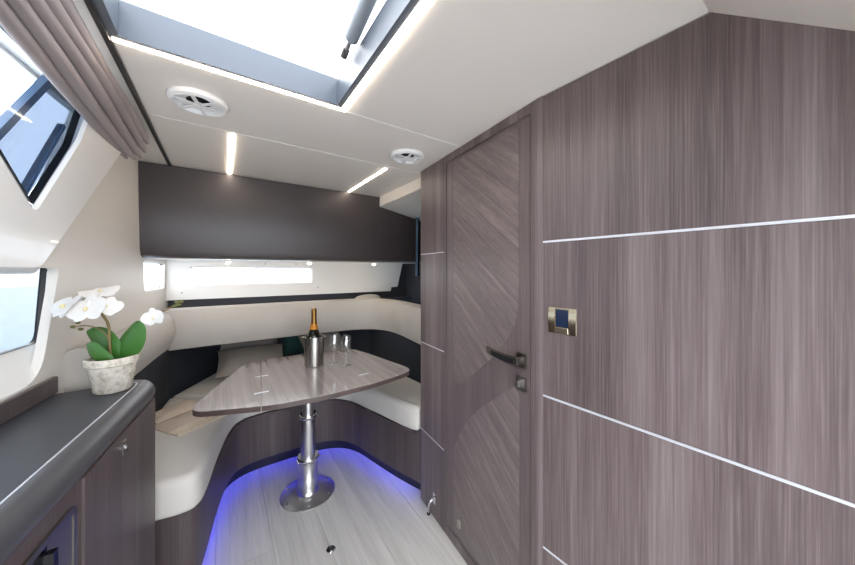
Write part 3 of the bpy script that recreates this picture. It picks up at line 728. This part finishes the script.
def flower(pos, nrm, size=1., roll=0.):
    z = Vector(nrm).normalized(); x = VU.cross(z).normalized(); y = z.cross(x)
    m = Matrix((x, y, z)).transposed().to_4x4(); m.translation = pos; m = m @ Rm(roll, 4, 'Z') @ Matrix.Scale(size, 4)
    bm = B(); bmesh.ops.create_icosphere(bm, subdivisions=2, radius=.0042); xf(bm, m @ Matrix.Translation((0, -.004, .006)) @ Matrix.Diagonal((1, 1.4, 1.2, 1)))
    f = part('flower', bm, 'lip_cream', orc)
    for a, L, w, t in [(PI/2, .043, .026, .006), (-PI/2, .043, .026, .006), (0, .040, .016, -.004), (2.45, .038, .015, -.002), (-2.45, .038, .015, -.002)]:
        part('petal', petal(None, a, L, w, t, m @ Matrix.Translation((0, 0, .002 if abs(abs(a)-PI/2) < .1 else 0))), 'petal_white', f)
TC = -VF
flower(P(-.096, .288, -.05), TC*.8+VU*.65-VR*.3, 1.25)
flower(P(-.034, .280, -.045), TC*.9+VU*.45+VR*.15, 1.25, .2)
flower(P(-.006, .284, -.015), TC*.6+VU*.6+VR*.5, 1.0, -.3)
flower(P(-.064, .328, .02), TC*.4+VU*.95+VR*.2, 1.15, .5)
flower(P(-.085, .300, .0), TC*.7+VU*.7-VR*.1, 1.1, -.3)
flower(P(.108, .240, .03), TC*.9+VR*.15, .82, .25)
for b in [P(-.135, .212), P(-.108, .204), P(-.118, .226), P(.165, .276, .05), P(.180, .280, .05), P(.188, .292, .05), P(.172, .290, .05)]:
    bm = B(); bmesh.ops.create_icosphere(bm, subdivisions=2, radius=.006); xf(bm, Matrix.Translation(b) @ Matrix.Diagonal((1.2, 1, .9, 1))); part('bud', bm, 'bud_green', orc)

# ================================================================== BLIND
bl = thing('fabric_blind', 'gathered taupe fabric blind in long folds under the ceiling above the side window', 'blind', (-.32, 1.1, 1.86))
folds = [(-.279, 1.956, 1.84), (-.291, 1.936, 1.90), (-.308, 1.914, 1.915), (-.329, 1.894, 1.90), (-.351, 1.880, 1.86)]
for k, (x, z, ye) in enumerate(folds):
    pts = []; n = 22
    for i in range(n+1):
        y = .2+(ye-.2)*i/n
        pts.append((x+.004*(1.3-y)+.0035*math.sin(5*y+k), y, z+.004*math.sin(4*y+1.7*k)))
    rad = [.0162*(1 if i < n-2 else (.93, .75, .35)[i-n+2])*(1+.06*math.sin(i*.9+k)) for i in range(n+1)]
    part('fold', tube(pts, rad, 14), 'blind_cloth', bl)
bm = B(); solid(bm, [(-.262, .2, 1.965), (-.272, 1.72, 1.965), (-.285, 1.72, 1.975), (-.272, .2, 1.975)], [(-.345, .2, 1.87), (-.352, 1.72, 1.87), (-.362, 1.72, 1.88), (-.355, .2, 1.88)])
part('backing', bm, 'blind_cloth', bl)

# ================================================================== DOOR
dr = thing('door_1', 'taupe wood cabin door with diagonal inlaid strips and metal lever handle', 'door', DW(.567, .057)); dr['kind'] = 'structure'
part('leaf', slab(DW, .2895, .8445, .058, 1.9425, -.036, .002, .0015), 'door_wood', dr, False)
up = [(.352, 1.925), (.352, .86), (.37, .828), (.40, .825), (.45, .853), (.522, .912), (.60, .98), (.656, 1.028), (.72, 1.09), (.765, 1.15), (.785, 1.22), (.792, 1.30), (.792, 1.925)]
lo = [(.352, .075), (.792, .075), (.792, .90), (.785, .93), (.765, .935), (.731, .907), (.625, .823), (.55, .76), (.485, .694), (.42, .61), (.365, .51), (.352, .45)]
def clip(poly, n, d, keep): return clipx(poly, lambda p: p[0]*n[0]+p[1]*n[1]-d, keep)
for poly, ang in ((up, -.655), (lo, -.67)):
    n = (-math.sin(ang), math.cos(ang)); ds = [p[0]*n[0]+p[1]*n[1] for p in poly]; w = .082; k = math.floor(min(ds)/w)
    while k*w < max(ds):
        pc = clip(clip(poly, n, k*w+.0006, 1), n, (k+1)*w-.0006, -1); k += 1
        if len(pc) < 3: continue
        part('inlay_strip', poly_on(DW, pc, .0021, .0034+.0004*(k % 2)), 'inlay_wood', dr, False)
hd = part('handle', poly_on(DW, rounded([(.785, 1.02), (.83, 1.02), (.83, 1.075), (.785, 1.075)], .004, 2), .002, .012), 'handle_metal', dr, False, label='dark brushed metal lever handle')
bm = B(); loops = []
for i in range(9):
    t = i/8; s_ = .818-.165*t; h = .036+.008*math.sin(PI*t); w = .016-.003*t; dz = 1.048+.010*t
    loops.append([DW(s_, dz-w, h), DW(s_, dz+w, h), DW(s_, dz+w, h+.009), DW(s_, dz-w, h+.009)])
bm, Rr = loopring(loops); bm.faces.new(Rr[0]); bm.faces.new(Rr[-1][::-1]); part('lever', bm, 'handle_metal', hd, False)
bm = B(); loops = []
for i in range(7):
    t = .06+.72*i/6; s_ = .818-.165*t; h = .0455+.008*math.sin(PI*t); w = .011-.002*t; dz = 1.048+.010*t
    loops.append([DW(s_, dz-w, h-.001), DW(s_, dz+w, h-.001), DW(s_, dz+w, h+.001), DW(s_, dz-w, h+.001)])
bm, Rr = loopring(loops); bm.faces.new(Rr[0]); bm.faces.new(Rr[-1][::-1]); part('inset', bm, 'black_trim', hd, False, label='black inset of the lever')
part('neck', poly_on(DW, rounded([(.798, 1.037), (.82, 1.037), (.82, 1.06), (.798, 1.06)], .006, 2), .012, .038), 'handle_metal', hd, False)
lk = part('lock', poly_on(DW, rounded([(.782, .938), (.83, .938), (.83, .985), (.782, .985)], .004, 2), .002, .009), 'handle_metal', dr, False)
part('thumb_turn', poly_on(DW, rounded([(.80, .948), (.812, .948), (.812, .975), (.80, .975)], .003, 2), .009, .022), 'chrome', lk, False)
part('bumper_pad', poly_on(DW, rounded([(.390, .122), (.416, .122), (.416, .160), (.390, .160)], .012, 4), .0035, .010), 'pad_grey', dr, False, label='small pale oval pad low on the door')
# door stop
ds_ = thing('door_stop', 'small chrome door hook on the partition near the floor', 'door hook', DW(.17, .04))
part('plate', poly_on(DW, rounded([(.158, .085), (.185, .085), (.185, .145), (.158, .145)], .008, 3), .0065, .011), 'chrome', ds_, False)
part('hook', tube(smoothpath([DW(.172, .12, .011), DW(.172, .11, .035), DW(.170, .075, .045), DW(.169, .05, .045)], 5), [.007]*16, 8), 'chrome', ds_)
bm = B(); bmesh.ops.create_uvsphere(bm, u_segments=12, v_segments=8, radius=.011); xf(bm, Matrix.Translation(DW(.169, .045, .045))); part('knob', bm, 'black_rubber', ds_)
# switch plate
sw = thing('switch_panel', 'square metallic control switch with dark display on the wood wall', 'switch', RW(.095, 1.175))
def sR(a, b, c, d, h0, h1, nm, mt, r=.0): part(nm, slab(RW, a, b, c, d, h0, h1, r), mt, sw, False)
sR(.050, .142, 1.174, 1.260, .0066, .010, 'plate', 'champagne_metal', .001)
for a, b in ((.050, .073), (.119, .142)):
    bm = B(); lp_ = []
    for i in range(9):
        t = i/8; z = 1.175+.084*t; hh = .014-.004*(2*t-1)**2
        lp_.append([RW(a, z, .010), RW(b, z, .010), RW(b, z, hh), RW(a, z, hh)])
    bm, Rr = loopring(lp_); bm.faces.new(Rr[0]); bm.faces.new(Rr[-1][::-1]); part('side_bar', bm, 'champagne_metal', sw)
sR(.075, .117, 1.197, 1.254, .010, .0115, 'display', 'screen_navy'); sR(.075, .117, 1.176, 1.195, .010, .0125, 'button', 'champagne_metal', .001)
# floor fitting
fl = thing('floor_latch', 'small chrome lifting latch set in the plank floor', 'latch', (.445, 1.497, 0))
part('ring', lathe([(.022, 0), (.0225, .002), (.020, .0035), (.017, .0025), (.016, .0005)], (.445, 1.497, .0003), 24), 'chrome', fl)
part('well', lathe([(0, .0005), (.016, .0005), (.016, .001), (0, .001)], (.445, 1.497, .0003), 20), 'dark_hole', fl)
part('pull', box(.437, 1.482, .001, .453, 1.512, .005, .0015, 1), 'chrome', fl)

# ================================================================== OUTSIDE
struct('ground_water', box(-60, -40, -1.35, 60, 80, -1.3), 'water', 'pale harbour water outside the hull windows', 'water')
struct('bounce_deck', box(-2.2, -6, -.05, 3, -1.31, -.005), 'exterior_white', 'added unseen white deck aft of the cabin that bounces daylight inside', 'deck')  # unseen white deck, added to bounce daylight up to the ceiling
struct('dock', box(-6.5, -8, -1.0, -2.2, 12, -.55), 'dock_grey', 'pale pontoon dock seen through the low hull window', 'dock')
